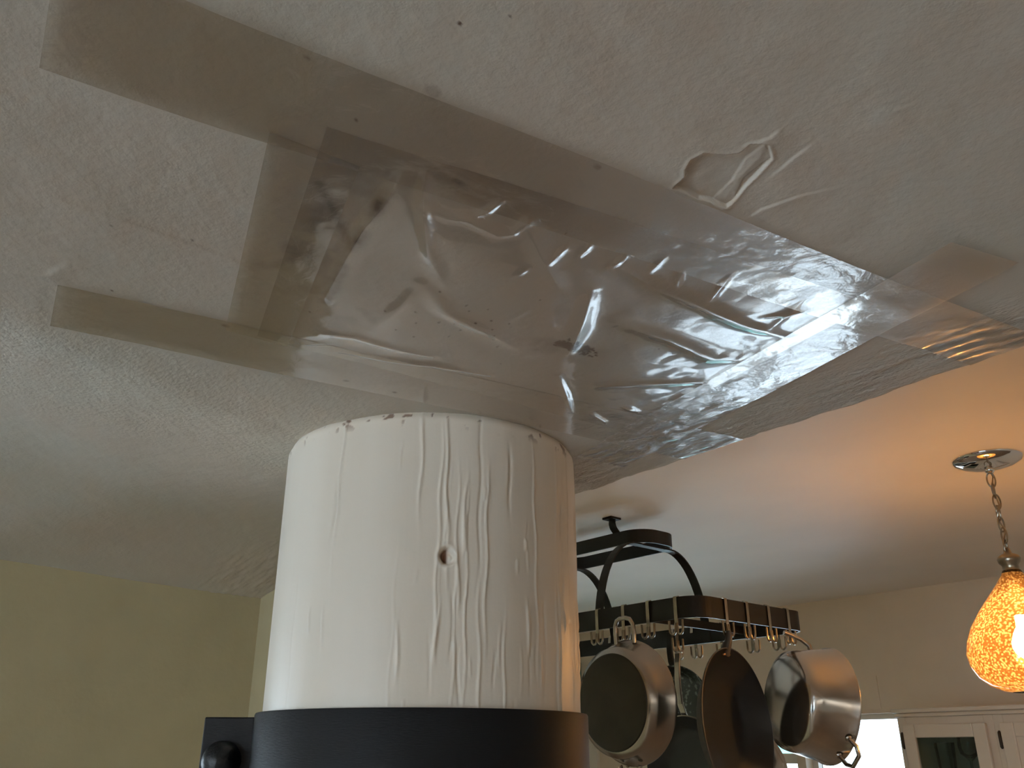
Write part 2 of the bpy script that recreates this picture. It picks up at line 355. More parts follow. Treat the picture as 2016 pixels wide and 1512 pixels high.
def ceil_z(x, y, fine=True):
    z = base_z(x, y)
    z = z + 0.0032*fbm(x, y, 5, 2, 3)
    if fine:
        z = z + 0.0009*fbm(x, y, 30, 3, 5) * sstep(-.5, .3, y)
        near = sstep(.70, .80, y) * (x < .5)
        z = z + near*0.0025*fbm(x*0.45, y*1.6, 70, 3, 11)
        left = sstep(-.74, -.86, x)
        z = z + left*0.0006*fbm(x*1.2+y, y*0.6-x*.3, 55, 3, 21)
        d, sd, _ = pdist(x, y, PEEL + PEEL[:1]); ins = inpoly(x, y, PEEL)
        dd = np.where(ins, d, -d)
        z = z + 0.0022*sstep(-.0006, .0008, dd) - 0.0005*np.exp(-((dd+.0012)/.0014)**2) + .0006*fbm(x, y, 90, 2, 33)*ins
        d, _, _ = pdist(x, y, FLAP + FLAP[:1]); ins = inpoly(x, y, FLAP); dd = np.where(ins, d, -d)
        z = z - (0.0009 + .0009*sstep(0, .010, dd))*sstep(-.0006, .0010, dd)*(1+.5*fbm(x, y, 150, 2, 31))
        for pts, amp in CRACKS:
            d, sd, par = pdist(x, y, pts)
            z = z - amp*sstep(-.0012, .0012, sd)*np.exp(-(d/.012)**2)*np.sin(np.pi*np.clip(par, .05, .95))
    return z
def y_edge(x):
    e = 0.860 - 0.046*(x+0.58)
    return np.where(x < -1.14, 0.935, np.clip(e, 0.80, 0.89) + 0.004*fbm(x, x*0, 28, 3, 41))

xs = np.concatenate([np.arange(-4.4, -2.1, .15), np.arange(-2.09, -1.10, .012), np.arange(-1.10, -.02, .0021), np.arange(-.02, .5, .02), np.arange(.5, 3.4, .2), [3.4]])
ys = np.concatenate([np.arange(-3.5, -.4, .15), np.arange(-.4, .02, .012), np.arange(.02, .861, .0021)])
ys[-1] = 0.86
xs = np.unique(np.round(np.concatenate([xs, np.arange(-.32, -.21, .0009)]), 5)); ys = np.unique(np.round(np.concatenate([ys, np.arange(.375, .48, .0009)]), 5))
X, Y = np.meshgrid(xs, ys, indexing='ij')
E_ = y_edge(X); Y = np.where(Y > .74, .74 + (Y-.74)/(.86-.74)*(E_-.74), Y)
Z = ceil_z(X, Y)
ceiling = np_mesh('ceiling', np.stack([X, Y, Z], -1).reshape(-1, 3), grid_faces(len(xs), len(ys), True), M['plaster'])
struct(ceiling)
# discoloured plaster (damp stains, specks of mould) and painted shade of small holes
st = np.zeros_like(X)
def blob(cx, cy, rx, ry, a, rot=0.0, seed=0, thr=None):
    c, s_ = math.cos(rot), math.sin(rot); u = ((X-cx)*c+(Y-cy)*s_)/rx; v = (-(X-cx)*s_+(Y-cy)*c)/ry
    q = np.hypot(u, v) + 0.9*fbm(X, Y, 60, 3, 51+seed)
    return .55*a*sstep(1.05, 0.35, q)
for args in [(-.432,.238,.022,.030,.55,.4,1),(-.443,.245,.008,.010,.7,.2,2),(-.512,.272,.006,.012,.8,.5,3),(-.489,.238,.026,.010,.5,-.2,4),(-.545,.250,.05,.018,.55,.3,5),
             (-.58,.285,.03,.012,.55,.5,6),(-.415,.262,.012,.010,.5,0,8),(-.535,.512,.008,.009,2.0,.2,9),(-.531,.528,.012,.022,2.6,.0,10),(-.545,.500,.02,.02,.6,.1,11),
             (-.395,.285,.004,.009,1.4,0,12),(-.357,.154,.0025,.0035,.9,0,13),(-.335,.222,.004,.007,.6,.3,14),(-.326,.346,.0025,.003,1.0,0,15),(-.63,.44,.03,.05,.35,0,16),(-.284,.203,.0012,.0024,2.5,.8,17),(-.263,.219,.0010,.0015,1.6,0,18),  # last two dots here paint in the dark inside small holes
             (-.74,.40,.004,.006,1.3,0,19),(-.735,.455,.004,.006,2.0,0,20),(-.70,.255,.004,.006,1.3,0,21),(-.62,.33,.02,.012,.4,0,22),(-.60,.34,.012,.02,.5,.8,23)]:
    st = np.maximum(st, blob(*args))
for k in range(26):
    cx, cy = rng.normal(-.565, .022), rng.normal(.41, .035); r = rng.uniform(.0008, .0016)
    st = np.maximum(st, 1.0*sstep(1.2, .6, np.hypot(X-cx, Y-cy)/r))
for k in range(25):
    cx, cy = rng.uniform(-.72, -.36), rng.uniform(.12, .6); r = rng.uniform(.0007, .0012)
    st = np.maximum(st, 0.9*sstep(1.2, .6, np.hypot(X-cx, Y-cy)/r))
for k in range(150):
    cx, cy = rng.normal(-.533, .0035), rng.normal(.526, .0095); r = rng.uniform(.0010, .0026)
    st = np.maximum(st, 1.5*sstep(1.2, .5, np.hypot(X-cx, Y-cy)/r))
# a dark line of dirt along the old joint behind the film
d, _, par = pdist(X, Y, [(-.425,.248),(-.46,.262),(-.512,.274),(-.56,.290),(-.60,.300)])
st = np.maximum(st, .8*np.exp(-(d/.006)**2)*(0.6+1.2*fbm(X, Y, 40, 3, 61)))
d, _, par = pdist(X, Y, [(-.512,.274),(-.48,.240),(-.455,.215)])
st = np.maximum(st, .6*np.exp(-(d/.004)**2))
ra = ceiling.data.attributes.new('rough', 'FLOAT', 'POINT'); ra.data.foreach_set('value', (sstep(.70, .80, Y)*(X < .6)*(X > -1.1) + .25*sstep(-.72, -.85, X)*sstep(-1.25, -1.05, X)).astype(np.float32).ravel())
ca = ceiling.data.attributes.new('stain_and_hole_shade', 'FLOAT', 'POINT'); ca.data.foreach_set('value', st.astype(np.float32).ravel())

# ------------------------------------------------------------------ the rest of the shell
xe = np.concatenate([np.arange(-1.15, .1, .004), np.arange(.1, 3.41, .1)])
ye = y_edge(xe); ze = ceil_z(xe, ye)
top = np.stack([xe, ye, ze], -1); t2 = np.stack([xe, ye + .004, np.full_like(xe, HK + .01)], -1)
tr = np_mesh('trim_1', np.concatenate([top, t2]), np.stack([np.arange(len(xe)-1), np.arange(1, len(xe)), np.arange(1, len(xe))+len(xe), np.arange(len(xe)-1)+len(xe)], -1), M['plaster'])
struct(tr)
ck = MB().box((-4.15, 0.80, HK), (3.45, 3.62, HK + .1)); struct(ck.build('ceiling', M['kitchen_ceiling']))
struct(MB().box((-4.50, -3.69, -.1), (3.59, 3.62, 0)).build('floor', M['floor']))
struct(MB().box((-60, -60, -.35), (60, 60, -.15)).build('ground', M['ground']))
# short wall at the left, then the room widens to a big window
m = MB(); T = 2.6
m.box((-4.36, 0.25, 0), (-2.06, 0.93, T)); struct(m.build('wall_left', M['wall_olive']))
m = MB(); m.box((-4.50, -0.30, 0), (-4.36, 0.93, T)).box((-4.50, -3.69, 0), (-4.36, -2.90, T)).box((-4.50, -2.90, 0), (-4.36, -0.30, 0.55)).box((-4.50, -2.90, 2.05), (-4.36, -0.30, T))
struct(m.build('wall_window', M['wall_cream']))
wl = empty('window_1', (-4.43, -1.60, 0.55)); struct(wl)
f = MB()
for a, b in (((-.03,-1.30,0),(.03,-1.25,1.5)), ((-.03,1.25,0),(.03,1.30,1.5)), ((-.03,-1.25,0),(.03,1.25,.05)), ((-.03,-1.25,1.45),(.03,1.25,1.5)), ((-.03,-.03,.05),(.03,.03,1.45))): f.box(a, b)
f.build('window_frame', M['white'], wl)
for y0, y1 in ((-1.25, -.03), (.03, 1.25)): MB().box((-.004, y0, .05), (.004, y1, 1.45)).build('pane', M['pane'], wl)
MB().box((-.02, -1.36, -.03), (.14, 1.36, 0)).build('window_sill', M['white'], wl)
struct(MB().box((-4.50, 0.93, 0), (-1.14, 1.05, T)).build('wall_divider', M['wall_olive']))
m = MB(); m.box((-4.50, -3.69, 0), (-1.40, -3.55, T)).box((1.40, -3.69, 0), (3.45, -3.55, T)).box((-1.40, -3.69, 0), (1.40, -3.55, .55)).box((-1.40, -3.69, 2.05), (1.40, -3.55, T)); struct(m.build('wall_front', M['wall_cream']))
struct(MB().box((3.45, -3.69, 0), (3.59, 3.60, T)).build('wall_right', M['wall_cream']))
struct(MB().box((-4.29, 1.05, 0), (-4.15, 3.46, T)).build('wall_kitchen', M['wall_cream']))
# kitchen back wall with an arched opening and a square one
YB = 3.46
AX0, AX1, AXC = -3.02, -2.28, -2.65
arch = [(AX0 + (AX1-AX0)*k/24, CZ + .238 - ((AX0 + (AX1-AX0)*k/24) - AXC)**2/(2*.70)) for k in range(25)]
m = MB()
m.box((-4.50, YB, 0), (AX0, YB+.14, T)).box((AX1, YB, 0), (-2.24, YB+.14, T)).box((-1.74, YB, 0), (.20, YB+.14, T))
m.prism([(AX0, T)] + arch + [(AX1, T)], YB, YB+.14)
m.box((-2.24, YB, CZ+.145), (-1.74, YB+.14, T)).box((AX0, YB, 0), (AX1, YB+.14, .06)).box((-2.24, YB, 0), (-1.74, YB+.14, .06))
m.box((.20, YB, 0), (3.45, YB+.14, T))
struct(m.build('wall_back', M['wall_cream']))
def side_window(name, loc, rz, wd, ht):
    w_ = empty(name, loc); w_.rotation_euler = (0, 0, rz); struct(w_); h_ = wd/2
    f = MB()
    for a, b in (((-h_,-.03,0),(-h_+.05,.03,ht)), ((h_-.05,-.03,0),(h_,.03,ht)), ((-h_+.05,-.03,0),(h_-.05,.03,.05)), ((-h_+.05,-.03,ht-.05),(h_-.05,.03,ht)), ((-.02,-.03,.05),(.02,.03,ht-.05))): f.box(a, b)
    f.build('window_frame', M['white'], w_)
    for x0, x1 in ((-h_+.05, -.02), (.02, h_-.05)): MB().box((x0, -.004, .05), (x1, .004, ht-.05)).build('pane', M['pane'], w_)
side_window('window_3', (0.00, -3.62, .55), 0, 2.8, 1.5)
w2 = empty('window_2', (AXC, YB+.08, .06)); struct(w2)
fr = [(x-AXC, z-.06) for x, z in arch]
inn = [(x*.9, z-.045) for x, z in fr]
mm = MB(); 
ring_o = [(-.37, 0)] + fr + [(.37, 0)]; ring_i = [(-.333, .06)] + inn + [(.333, .06)]
for i in range(len(ring_o)):
    j = (i + 1) % len(ring_o); a, b, c, d_ = ring_o[i], ring_o[j], ring_i[j], ring_i[i]
    mm.add([(a[0],-.025,a[1]),(b[0],-.025,b[1]),(c[0],-.025,c[1]),(d_[0],-.025,d_[1]),(a[0],.025,a[1]),(b[0],.025,b[1]),(c[0],.025,c[1]),(d_[0],.025,d_[1])],
           [(0,1,2,3),(7,6,5,4),(3,2,6,7),(0,4,5,1)])
mm.build('window_frame', M['white'], w2)
zt_ = CZ - .02 - .06
MB().box((-.333, -.022, zt_-.02), (.333, .022, zt_+.02)).build('transom_bar', M['white'], w2)
MB().prism([(-.333, zt_+.02)] + inn + [(.333, zt_+.02)], -.004, .004).build('transom_pane', M['pane_tint'], w2)['label'] = 'turquoise tinted arched glass'
for x0, x1 in ((-.333, -.015), (.015, .333)): MB().box((x0, -.004, .06), (x1, .004, zt_-.02)).build('pane', M['pane'], w2)
MB().box((-.015, -.02, .06), (.015, .02, zt_-.02)).build('mullion', M['white'], w2)
w3 = empty('door_1', (-1.99, YB+.08, .06)); struct(w3)
f = MB()
for a, b in (((-.25,-.03,0),(-.225,.03,1.835)), ((.225,-.03,0),(.25,.03,1.835)), ((-.225,-.03,0),(.225,.03,.06)), ((-.225,-.03,1.815),(.225,.03,1.835))): f.box(a, b)
f.build('door_frame', M['white'], w3)
MB().box((-.225, -.004, .06), (.225, .004, 1.815)).build('pane', M['pane'], w3)
# flat board above the openings, with the arch cut out of it
bd = [(x, z+.012) for x, z in arch if x > -2.92 and x < -2.27]
poly = [(-2.92, CZ+.285)] + [(-2.92, bd[0][1])] + bd + [(-2.25, CZ+.16), (-1.875, CZ+.16), (-1.875, CZ+.285)]
struct(MB().prism(poly, YB-.004, YB).build('trim_2', M['wall_cream']))
struct(MB().box((-3.50, YB-.02, 0), (-3.43, YB, CZ+.12)).build('trim_3', M['white']))
pic = MB().box((-3.76, YB-.022, CZ+.13), (-3.545, YB-.002, CZ+.45)).build('wall_print', M['teal'])
tag(pic, 'teal printed panel on the kitchen wall beside the column', 'wall art')
MB().box((-3.60, YB-.024, CZ+.36), (-3.553, YB-.0225, CZ+.375)).build('caption_strip', M['white'], pic)

# ------------------------------------------------------------------ the painted log column
CX, CY, CR = -0.903, 0.624, 0.182
nA = 840; zs = np.concatenate([np.linspace(0, CZ-.03, 12), np.linspace(CZ-.025, HS+.004, 300)])
A = np.linspace(0, 2*np.pi, nA, endpoint=False)
AA, ZZ = np.meshgrid(A, zs, indexing='ij')
view = math.atan2(-CY, -CX)                       # angle of the side that faces the room
def wrapa(a): return (a+np.pi) % (2*np.pi) - np.pi
s_arc = wrapa(AA - view)*CR                       # arc length from the facing side (positive to the right, seen from the room)
R_ = np.full_like(AA, CR)
R_ += 0.0016*fbm(np.cos(AA)*2, np.sin(AA)*2+ZZ*.6, 2, 2, 71)
# streaks and grooves under the paint, more of them on one side
for k in range(72):
    s0 = rng.uniform(-.02, .26) if k < 62 else rng.uniform(-.26, 0.0); z0 = rng.uniform(CZ+.03, HS-.03); ln = rng.choice([rng.uniform(.006, .03), rng.uniform(.03, .13)]); wd = rng.uniform(.0007, .0019); am = rng.uniform(.0004, .0019)*(1 if rng.random() < .6 else -.9)
    sl = rng.normal(0, .02)
    ds = s_arc - s0 - sl*(ZZ-z0) - .0012*np.sin((ZZ-z0)*70+k)
    R_ += am*np.exp(-(ds/wd)**2)*np.exp(-((ZZ-z0)/ln)**4)
# the knot hole
ks, kz = 0.018, CZ+.190
q = np.hypot((s_arc-ks)/.0075, (ZZ-kz)/.009) + .25*fbm(s_arc, ZZ, 90, 2, 87)
R_ += -.011*np.exp(-q**6) + .0008*np.exp(-((q-1.35)/.3)**2) + .0085*np.exp(-(((s_arc-ks-.0035)/.0042)**2+((ZZ-kz+.0015)/.0058)**2))
bare = sstep(1.0, .75, q)*sstep(.0015, -.001, s_arc-ks)
# rounded, slightly chipped top edge
chip = .0035 + .004*np.clip(vnoise(s_arc, s_arc*0, 60, 81), -.1, .5)
R_ -= .005*sstep(HS-.006-chip*1.6, HS+.003, ZZ)**2
bare = np.maximum(bare, .9*sstep(.34, .42, fbm(s_arc, ZZ*.8, 130, 3, 83))*sstep(HS-.022, HS-.004, ZZ))
R_ -= .0012*bare*(ZZ > HS-.04)
V = np.stack([CX + R_*np.cos(AA), CY + R_*np.sin(AA), ZZ], -1)
nz = len(zs); Vf = V.reshape(-1, 3)
i = np.arange(nA)[:, None]*nz + np.arange(nz-1)[None, :]; j = (np.arange(nA)[:, None]+1) % nA*nz + np.arange(nz-1)[None, :]
colm = np_mesh('log_column', Vf, np.stack([i, j, j+1, i+1], -1).reshape(-1, 4), M['column'])
ba = colm.data.attributes.new('bare', 'FLOAT', 'POINT'); ba.data.foreach_set('value', bare.astype(np.float32).ravel())
tag(colm, 'thick round post painted cream white, with wood streaks and a small knot hole', 'column')
colm['label'] = 'thick round post painted cream white, with wood streaks and a knot hole'

# black steel collar around the column
col = empty('steel_collar', (CX, CY, CZ-.20)); tag(col, 'wide black steel collar clamped round the cream post, with bolted flange', 'collar')
zt = .20 + .041
m = MB(); m.lathe([(.1825, 0), (.1905, 0), (.1905, zt-.002), (.1895, zt), (.1835, zt), (.1825, zt-.002), (.1825, 0)], 96)
m.build('band', M['black'], col, smooth=True, angle=30)
Vd = Vector((-CX, -CY, 0)).normalized(); Rd = Vector((-Vd.y, Vd.x, 0))                # towards the room / to the right seen from it
left = -Rd
fm = Matrix((( left.x, Vd.x, 0, 0), (left.y, Vd.y, 0, 0), (0, 0, 1, 0), (0, 0, 0, 1)))
fg = MB().box((.185, -.006, 0), (.247, .006, .238)).build('flange', M['black'], col, bevel=.0015); fg.matrix_local = fm
bo = MB(); bo.lathe([(.0005, .030), (.008, .029), (.015, .025), (.0195, .018), (.0215, .009), (.0215, .006)], 32, cap0=True, cap1=True)
for zb in (.192, .06):
    b = bo.build('bolt', M['rubber'], col, smooth=True)
    b.matrix_local = fm @ Matrix.Translation((.223, 0, zb)) @ Matrix.Rotation(-math.pi/2, 4, 'X')

# ------------------------------------------------------------------ plastic film and tape on the ceiling
def quadgrid(q, nu, nv):
    u, v = np.meshgrid(np.linspace(0, 1, nu), np.linspace(0, 1, nv), indexing='ij')
    (a, b, c, d) = [np.array(p_) for p_ in q]
    xy = (1-u)[..., None]*((1-v)[..., None]*a+v[..., None]*b) + u[..., None]*((1-v)[..., None]*d+v[..., None]*c)
    return u, v, xy[..., 0], xy[..., 1]
# (points, height of the crease, half width)
CREASES = [([(-.461,.183),(-.432,.178),(-.413,.178),(-.398,.185)], .006, .008), ([(-.373,.177),(-.377,.203),(-.381,.234),(-.386,.269),(-.386,.303),(-.384,.328)], .006, .006),
 ([(-.364,.195),(-.367,.225),(-.371,.266),(-.371,.308)], .004, .006), ([(-.394,.258),(-.411,.268),(-.43,.282),(-.471,.315),(-.502,.348)], .008, .007),
 ([(-.428,.28),(-.427,.299),(-.421,.312),(-.422,.341),(-.415,.349),(-.397,.35)], .006, .006), ([(-.42,.311),(-.407,.319),(-.391,.32)], .004, .004),
 ([(-.405,.25),(-.442,.258),(-.478,.264),(-.591,.294)], .006, .009), ([(-.399,.446),(-.401,.493),(-.397,.539),(-.398,.596),(-.392,.653)], .010, .011),
 ([(-.466,.514),(-.462,.535),(-.458,.572),(-.462,.636),(-.45,.659)], .010, .014), ([(-.579,.603),(-.548,.63),(-.508,.678)], .007, .010),
 ([(-.426,.396),(-.405,.393)], .004, .004), ([(-.41,.41),(-.391,.405)], .004, .004), ([(-.405,.439),(-.387,.437)], .005, .004), ([(-.465,.386),(-.443,.388)], .003, .004), ([(-.522,.433),(-.495,.433)], .003, .004),
 ([(-.653,.323),(-.637,.35),(-.637,.383),(-.629,.428)], .006, .008), ([(-.679,.359),(-.666,.401),(-.648,.442),(-.632,.499)], .007, .007), ([(-.705,.32),(-.686,.325),(-.669,.34)], .003, .005),
 ([(-.615,.353),(-.548,.346),(-.515,.338)], .007, .012), ([(-.513,.341),(-.541,.382),(-.548,.432),(-.566,.495)], .008, .012),
 ([(-.401,.351),(-.427,.39),(-.446,.421)], .006, .009), ([(-.437,.451),(-.488,.489),(-.541,.524)], .007, .009),
 ([(-.39,.469),(-.367,.461)], .004, .004), ([(-.393,.503),(-.375,.487)], .005, .004), ([(-.386,.539),(-.349,.518)], .005, .004), ([(-.38,.602),(-.352,.62)], .004, .005), ([(-.386,.625),(-.327,.595)], .004, .005),
 ([(-.587,.553),(-.621,.596),(-.656,.636)], .006, .005), ([(-.643,.651),(-.655,.688),(-.677,.715)], .005, .004), ([(-.607,.67),(-.61,.69)], .005, .005)]
def film_drop(x, y, e):
    prof = sstep(0, .30, e)
    flat = .12 + .88*sstep(.70, .35, y + .35*(-.5-x))
    d = .0012*prof + flat*prof*(.006 + .006*fbm(x, y, 8, 2, 91) + .0012*fbm(x, y, 26, 2, 95))
    body = sstep(0.0, .06, e)
    for pts, amp, wd in CREASES:
        q, _, par = pdist(x, y, pts)
        d = d + .40*amp*np.exp(-np.abs(q/(wd*.75))**1.6)*(.35+.65*np.sin(np.pi*np.clip(par, .02, .98)))*(.25+.75*body)
    # fine puckers near the taped end
    right = sstep(.60, .95, y/.70)
    d = d + right*body*.0008*np.abs(fbm(x*.8, y*.8, 42, 2, 99))
    return d
u, v, fx, fy = quadgrid([(-.400,.190), (-.70,.285), (-.665,.735), (-.305,.655)], 290, 230)
e = np.minimum(np.minimum(u, 1-u), np.minimum(v, 1-v))
pe = sstep(.03, .16, e); fz = ceil_z(fx, fy)*(1-pe) + ceil_z(fx, fy, False)*pe - .0004 - film_drop(fx, fy, e)
film = np_mesh('plastic_sheet', np.stack([fx, fy, fz], -1).reshape(-1, 3), grid_faces(290, 230), M['film'], down=True)
tag(film, 'crumpled clear plastic sheet taped flat over the stained ceiling plaster', 'plastic sheet')
def strip(name, q, n, nv, level, label, seed, curl=0):
    u, v, x, y = quadgrid(q, n, nv)
    z = .6*ceil_z(x, y) + .4*ceil_z(x, y, False) - .0012 - .0004*level - .0007*np.abs(fbm(x, y, 18, 2, seed)) - .0004*np.abs(fbm(x, y, 45, 2, seed+5))
    o = np_mesh(name, np.stack([x, y, z], -1).reshape(-1, 3), grid_faces(n, nv), M['tape'], down=True)
    tag(o, label, 'tape', 'tape strips holding the plastic sheet'); return o
strip('tape_strip', [(-.368,.030), (-.458,.044), (-.312,.845), (-.242,.838)], 240, 30, 1, 'longest clear tape strip, running past the loose flaking plaster', 101)
strip('tape_strip', [(-.71,.119), (-.792,.134), (-.682,.862), (-.586,.856)], 240, 30, 1, 'long clear tape strip whose one end touches the top of the cream post', 111)
strip('tape_strip', [(-.425,.165), (-.42,.225), (-.70,.315), (-.705,.257)], 120, 24, 0, 'short clear tape strip joining two long strips over the brown damp stains', 121)
strip('tape_strip', [(-.765,.748), (-.755,.826), (-.199,.676), (-.218,.605)], 220, 30, 2, 'shiny clear tape strip crossing the sheet end, pointing from the post to bare ceiling', 131)

# ------------------------------------------------------------------ pendant lamp
PX, PY = -0.745, 1.994
pl = empty('pendant_lamp', (PX, PY, HK)); tag(pl, 'lit pendant lamp with amber speckled glass teardrop shade on a chain', 'lamp')
MB().lathe([(.072, 0), (.072, -.004), (.066, -.010), (.050, -.017), (.028, -.022), (.010, -.024), (.010, -.030), (.006, -.034), (.0005, -.034)], 64).build('canopy', M['chrome'], pl, smooth=True, angle=50)
lk = None
for k in range(7):
    z0 = -.034 - k*.0245
    pts = []
    for q in range(20):
        a = 2*math.pi*q/20; pts.append((.0085*math.cos(a), 0, -.015 + .0165*math.sin(a)))
    if lk is None:
        lk = MB().tube(pts, .0018, 8, True).build('chain_link', M['nickel'], pl, smooth=True); o = lk
    else:
        o = lk.copy(); COL.objects.link(o); o.parent = pl
    o.location = (.001*(k % 3 - 1), 0, z0); o.rotation_euler = (0, 0, math.radians(70*(k % 2) + 8*k + 40))
MB().tube([(.004*math.sin(k*1.3), .004*math.cos(k*1.3), -.03-.0125*k) for k in range(15)], .0016, 6).build('cord', M['nickel'], pl, smooth=True)
MB().lathe([(.0005, -.198), (.006, -.200), (.008, -.210), (.020, -.216), (.023, -.222), (.021, -.230), (.016, -.236), (.016, -.246), (.020, -.252)], 40).build('cap', M['nickel'], pl, smooth=True, angle=60)
sp = [(.0175, -.246), (.022, -.256), (.036, -.275), (.056, -.300), (.078, -.328), (.098, -.358), (.111, -.388), (.1155, -.412), (.112, -.436), (.100, -.458), (.082, -.474), (.060, -.484), (.045, -.487)]
MB().lathe(sp, 72).build('glass_shade', M['shade'], pl, smooth=True, angle=80)
MB().lathe([(.0005, -.425), (.012, -.423), (.022, -.415), (.028, -.402), (.028, -.390), (.022, -.374), (.014, -.360), (.0125, -.335), (.0005, -.335)], 32).build('bulb', M['bulb'], pl, smooth=True, angle=80)
MB().lathe([(.0005, -.255), (.014, -.255), (.014, -.338), (.0005, -.338)], 24).build('lamp_socket', M['nickel'], pl, smooth=True)

# ------------------------------------------------------------------ pot rack
RX, RY = -1.755, 1.82
rack = empty('pot_rack', (RX, RY, HK)); tag(rack, 'black steel hanging pot rack with two rounded frames joined by curved arms', 'pot rack')
def rrect(hx, hy, r, z, n=10):
    pts = []
    for cx, cy, a0 in ((hx-r, hy-r, 0), (-hx+r, hy-r, 90), (-hx+r, -hy+r, 180), (hx-r, -hy+r, 270)):
        for k in range(n+1):
            a = math.radians(a0 + 90*k/n); pts.append((cx + r*math.cos(a), cy + r*math.sin(a), z))
    return pts
ZU = -.045 - .018; ZL = -.27 - .024                       # centre heights of the two frames below the ceiling
UX, UY, LX, LY = .213, .078, .485, .217
MB().strap(rrect(UX, UY, .06, ZU), (0, 0, 1), .036, .006, True).build('upper_frame', M['black_rack'], rack)
MB().strap(rrect(LX, LY, .05, ZL), (0, 0, 1), .048, .005, True).build('lower_frame', M['black_rack'], rack)
for sx in (-1, 1):
    for sy in (-1, 1):
        pts = []
        y0 = UY*.9; y1 = LY-.006
        for k in range(17):
            a = math.radians(90*k/16); yy = y0 + (y1-y0)*math.sin(a); zz = (ZL-.020) + (ZU-.019-(ZL-.020))*math.cos(a)
            pts.append((sx*.175, sy*yy, zz))
        pts.insert(0, (sx*.175, sy*.045, ZU-.019))
        MB().strap(pts, (1, 0, 0), .026, .004).build('arm', M['black_rack'], rack)
    MB().box((sx*.175-.011, -UY, ZU-.021), (sx*.175+.011, UY, ZU-.017)).build('cross_bar', M['black_rack'], rack)
    br = []
    for k in range(9):
        t = k/8; br.append((sx*.112 - sx*.010*math.sin(t*math.pi*1.0)*1.0, -UY+.012 - .012*math.cos(t*math.pi), -.004 + t*(ZU+.012+.004)))
    MB().strap(br, (1, 0, 0), .022, .005).build('bracket', M['black_rack'], rack)
    MB().box((sx*.112-.022, -UY-.020, -.006), (sx*.112+.012, -UY+.020, 0)).build('mounting_plate', M['black_rack'], rack, bevel=.001)

# hooks
def make_hook():
    h = empty('rack_hook')
    MB().strap([(0, .010, .010), (0, .0075, .0275), (0, .002, .0305), (0, -.005, .0285), (0, -.0055, .02), (0, -.0055, -.020), (0, -.0055, -.050)], (1, 0, 0), .0100, .0018).build('strap', M['hook_steel'], h)
    for s in (-1, 1):
        pts = [(s*.003, -.0065, -.030)]
        for k in range(11):
            a = math.radians(180 + 180*k/10); pts.append((s*(.0105 + .0085*math.cos(a)*1.0), -.0075, -.044 + .0115*math.sin(a)))
        pts.append((s*.0192, -.0075, -.031)); pts.append((s*.0195, -.0075, -.024))
        MB().tube(pts, .0027, 8).build('prong', M['hook_steel'], h, smooth=True)
    return h
hook0 = make_hook(); first = [True]
ZH = HK + ZL
def hook(x, y, rz, label, group, dz=0):
    if first[0]: h = hook0; first[0] = False
    else:
        h = hook0.copy(); COL.objects.link(h)
        for c in hook0.children:
            d_ = c.copy(); COL.objects.link(d_); d_.parent = h
    h.location = (x, y, ZH - .004 + dz); h.rotation_euler = (0, 0, rz)
    tag(h, label, 'hook', group); return h
yF = RY - LY; yB = RY + LY; xR = RX + LX
G1 = 'hooks on the long side of the rack towards the post'
hook(-1.576, yF, 0, 'empty double steel hook between the cream post and the worn-base pan', G1)
hook(-1.409, yF, 0, 'empty double steel hook on the long rack side, next to the worn-base pan', G1)
hook(-1.325, yF, 0, 'empty double steel hook at the rounded rack corner above the black skillet', G1)
hook(-1.488, yF, 0, 'double steel hook carrying the pan with a worn base', 'hooks with pans')
hook(xR, 1.704, math.pi/2, 'double steel hook carrying the black nonstick skillet', 'hooks with pans')
hook(xR, 1.871, math.pi/2, 'double steel hook carrying the deep polished saucepan', 'hooks with pans')
hook(xR, 1.785, math.pi/2, 'empty double steel hook between the black skillet and the polished saucepan', 'hooks on the short end of the rack')
hook(xR, 1.951, math.pi/2, 'empty double steel hook at the rack end beyond the polished saucepan', 'hooks on the short end of the rack')
for x in (-1.95, -1.865, -1.63, -1.54, -1.44, -1.36): hook(x, yB, math.pi, 'double steel hook on the rack side nearest the window wall', 'hooks on the far side of the rack')
hook(-1.70, yB, math.pi, 'double steel hook carrying the speckled enamel pan', 'hooks with pans')
MB().strap([(RX+.292-RX-.0, -LY, ZL-.002), (.292, LY, ZL-.002)], (0, 0, 1), .020, .005).build('cross_strap', M['black_rack'], rack)
hook(-1.463, 1.755, math.pi/2, 'double steel hook carrying the steel-handled skillet', 'hooks with pans', -.016)

# ------------------------------------------------------------------ pots and pans
def frame(center, az_deg, away, tilt=0):
    """local +z = mouth direction: 'az' degrees right of the line of sight (negative = left), measured about the vertical; +y up"""
    c = Vector(center); vw = Vector((c.x, c.y, 0)).normalized(); rt = Vector((vw.y, -vw.x, 0))
    a = math.radians(az_deg); z = vw*math.cos(a) + rt*math.sin(a)
    z = (z + Vector((0, 0, math.tan(math.radians(tilt))))).normalized()
    x = Vector((0, 0, 1)).cross(z).normalized(); y = z.cross(x)
    return Matrix(((x.x, y.x, z.x, c.x), (x.y, y.y, z.y, c.y), (x.z, y.z, z.z, c.z), (0, 0, 0, 1)))
def pan_body(rim_r, base_r, depth, th=.0025, rnd=.012, lip=.003):
    """profile from the inside centre over the rim to the outer base; rim at z=0, base at z=-depth"""
    ins = [(.0005, -depth+th), (base_r-rnd-th, -depth+th), (base_r-th*1.2, -depth+th+rnd*.35), (base_r+(rim_r-base_r)*.25-th, -depth+rnd), (rim_r-th, -.004), (rim_r+lip-th, 0)]
    out = [(rim_r+lip, -.0005), (rim_r+lip, -.0025), (rim_r, -.005), (base_r+(rim_r-base_r)*.25, -depth+rnd), (base_r, -depth+rnd*.35), (base_r-rnd*.6, -depth)]
    return ins, out
